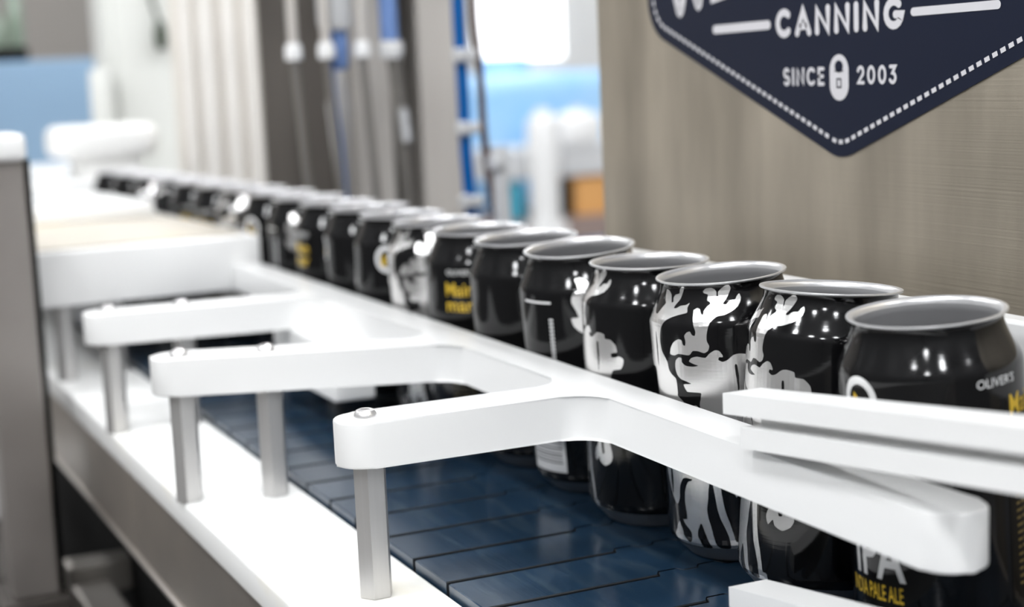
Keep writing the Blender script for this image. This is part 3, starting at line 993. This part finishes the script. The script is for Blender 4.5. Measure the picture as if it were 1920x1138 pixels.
for x, y, lab in ((419, 1352, 'leftmost small white fitting on the filler frame'), (443, 1336, 'middle small white fitting beside the clear cylinder'), (476, 1338, 'small white fitting right of the clear cylinder')):
    t = thing('push_fitting', lab, 'fitting', (x, y, 470), 'white push fittings')
    b = NB(); lathe(b, [(0, 14), (6, 14), (7.5, 8), (7, 0), (0, 0)], 18, (x, y, 232)); finish('nut', b, WHITE_PLASTIC, t, smooth=40)
    b = NB(); tube(b, [(x, y, 246), (x, y, 420)], 4.5, 12); finish('stem', b, STEEL_LIGHT, t, smooth=60)
    b = NB(); tube(b, [(x, y, 232), (x + 3, y, 180), (x + 8, y, 84)], 3.5, 12); finish('lower_hose', b, STEEL_DARK, t, smooth=60)

hose = thing('blue_air_hose', 'bright blue air hose running down past the right-hand pale post', 'hose', (552, 1300, 470))
b = NB(); tube(b, smoothpath([(556, 1300, 419), (551, 1300, 277), (552, 1300, 200), (552, 1300, 150), (554, 1300, 100), (556, 1298, 12)], 8), 5.5, 16)
finish('tube', b, BLUE_HOSE, hose, smooth=60)
for z_ in (230, 168, 105):
    b = NB(); box(b, 541, 553, 1291, 1296, z_ - 6, z_ + 6, 2.2); box(b, 553, 563, 1290, 1296, z_ - 5, z_ + 5, 2.2)
    finish('hose_clip', b, SHELF_GREY, hose)
b = NB(); tube(b, smoothpath([(570, 1302, 419), (566, 1302, 277), (569, 1302, 222), (571, 1302, 150), (578, 1302, 90), (584, 1302, 12)], 8), 3.6, 12)
tag(finish('brown_cable', b, BROWN, smooth=60), 'thin brown cable hanging just right of the blue hose', 'cable')
b = NB()
tube(b, [(583, 1302, 150), (584, 1302, 60)], [8, 9], 16); lathe(b, [(0, 14), (8, 14), (10, 7), (8, 0), (0, 0)], 18, (580, 1300, 130))
tag(finish('cable_gland', b, SHELF_GREY, smooth=50), 'grey cable gland low beside the brown cable', 'fitting')

# cream ribbed guard and pale cabinet further back
rg = thing('ribbed_guard', 'cream guard panel with five upright ribs', 'panel', (520, 1900, ZF))
finish('guard_sheet', box(NB(), 445, 584, 1908, 1914, ZF, 480), CREAM, rg)
for xx, rr in ((461, 7), (484, 11), (511, 10), (536, 8), (558, 13)):
    b = NB(); tube(b, [(xx, 1906 - rr * 0.2, ZF), (xx, 1906 - rr * 0.2, 480)], rr, 20)
    finish('rib', b, CREAM_RIB, rg, smooth=60)
cab = thing('pale_cabinet', 'tall pale grey cabinet left of the ribbed guard', 'cabinet', (500, 2350, ZF))
finish('cabinet_body', box(NB(), 449, 700, 2330, 2420, ZF, 520, 6), CABINET, cab)
finish('door', box(NB(), 462, 690, 2322, 2329.5, -300, 500, 3), CABINET, cab)
b = NB(); tube(b, smoothpath([(514, 2304, 420), (513, 2304, 340), (521, 2304, 300), (526, 2304, 262)], 8), [3 + 0.0 * i for i in range(25)], 12); lathe(b, [(0, 40), (6, 38), (9, 20), (7, 0), (0, -2)], 16, (523, 2304, 262)); box(b, 505, 523, 2300, 2321.5, 410, 425, 2)
tag(finish('spray_trigger', b, DARK_GREEN, smooth=50), 'dark green hose nozzle hanging on the pale cabinet', 'nozzle')
b = NB(); lathe(b, [(0, 0), (15, 0), (17, 6), (17, 84), (14, 92), (0, 92)], 28, (436, 2302, 146)); box(b, 424, 452, 2285, 2320, ZF, 146, 2)
tag(finish('pale_canister', b, CABINET, smooth=40), 'pale canister on a stand beside the blue panel', 'canister')

# blue partition and the things on top of it, top left
b = NB(); box(b, 330, 640, 3000, 3030, ZF, 262, 3)
tag(finish('blue_partition', b, BLUE_PANEL), 'large blue-grey panel standing far left behind the post', 'panel')
b = NB(); box(b, 330, 446, 3002, 3028, 262.2, 286, 5)
tag(finish('black_tray', b, BLACK), 'black tray on top of the blue-grey panel', 'tray')
for xx, h_, lab in ((398, 60, 'shorter grey-green jar on the black tray'), (428, 100, 'taller grey-green jar on the black tray, right one')):
    b = NB(); lathe(b, [(0, 0), (13, 0), (14, 4), (14, h_ - 18), (8, h_ - 8), (8, h_), (0, h_)], 24, (xx, 3015, 286.3))
    tag(finish('glass_jar', b, GREEN_GLASS, smooth=40), lab, 'jar', 'jars on the black tray')

# ------------------------------------------------------------------ bright storage corner seen through the gap
rack = thing('storage_rack', 'light grey storage rack in the bright gap beside the cabinet', 'rack', (1950, 4000, ZF))
finish('upper_shelf', box(NB(), 1770, 2300, 3990, 4300, -92, -16, 2), SHELF_GREY, rack)
finish('lower_shelf', box(NB(), 1770, 2300, 3990, 4300, -270, -204, 2), BROWN_GREY, rack)
for xx in (1775, 2260):
    for yy in (4010, 4280):
        finish('upright', box(NB(), xx, xx + 30, yy - 15, yy + 15, ZF, -270), SHELF_GREY, rack)
        finish('upright', box(NB(), xx, xx + 30, yy - 15, yy + 15, -204, -92), SHELF_GREY, rack)
b = NB(); box(b, 1700, 2420, 4420, 4900, ZF, 190, 60, 6); lathe(b, [(0, 0), (80, 0), (80, 40), (70, 50), (0, 50)], 24, (2120, 4660, 190))
tag(finish('water_tank', b, BLUE_TANK, smooth=40), 'big sky blue plastic tank in the gap left of the cabinet', 'tank')
b = NB(); lathe(b, [(0, 0), (38, 0), (40, 8), (40, 120), (44, 150), (46, 200), (44, 250), (40, 275), (22, 285), (20, 300), (0, 300)], 32, (1894, 3930, -204))
b2 = bmesh.ops.translate(b, vec=(0, 0, 0.3), verts=b.verts[:])
box(b, 1852, 1936, 3888, 3972, ZF, -204)
tag(finish('white_jug', b, WHITE_PLASTIC, smooth=40), 'tall white jug in front of the grey shelf', 'jug')
b = NB(); box(b, 1996, 2120, 4000, 4100, -15.8, 78, 26, 4); lathe(b, [(0, 0), (16, 0), (16, 14), (0, 14)], 20, (2058, 4050, 78))
tag(finish('white_tub', b, WHITE_PLASTIC, smooth=40), 'rounded white tub on the upper grey shelf', 'tub')
b = NB(); box(b, 1812, 1866, 4005, 4080, -203.8, -100, 3)
tag(finish('teal_box', b, TEAL), 'teal box on the lower shelf', 'box')
b = NB(); box(b, 2020, 2140, 4005, 4120, -203.8, -97, 2)
tag(finish('orange_carton', b, ORANGE), 'orange-tan carton on the lower shelf', 'carton')
b = NB(); box(b, 1966, 2012, 4005, 4080, -203.8, -110, 3)  # added black box, stands in for the dark gap beside the carton
tag(finish('dark_gap_box', b, BLACK), 'added black box filling the dark gap between the white jug and the orange carton', 'case')
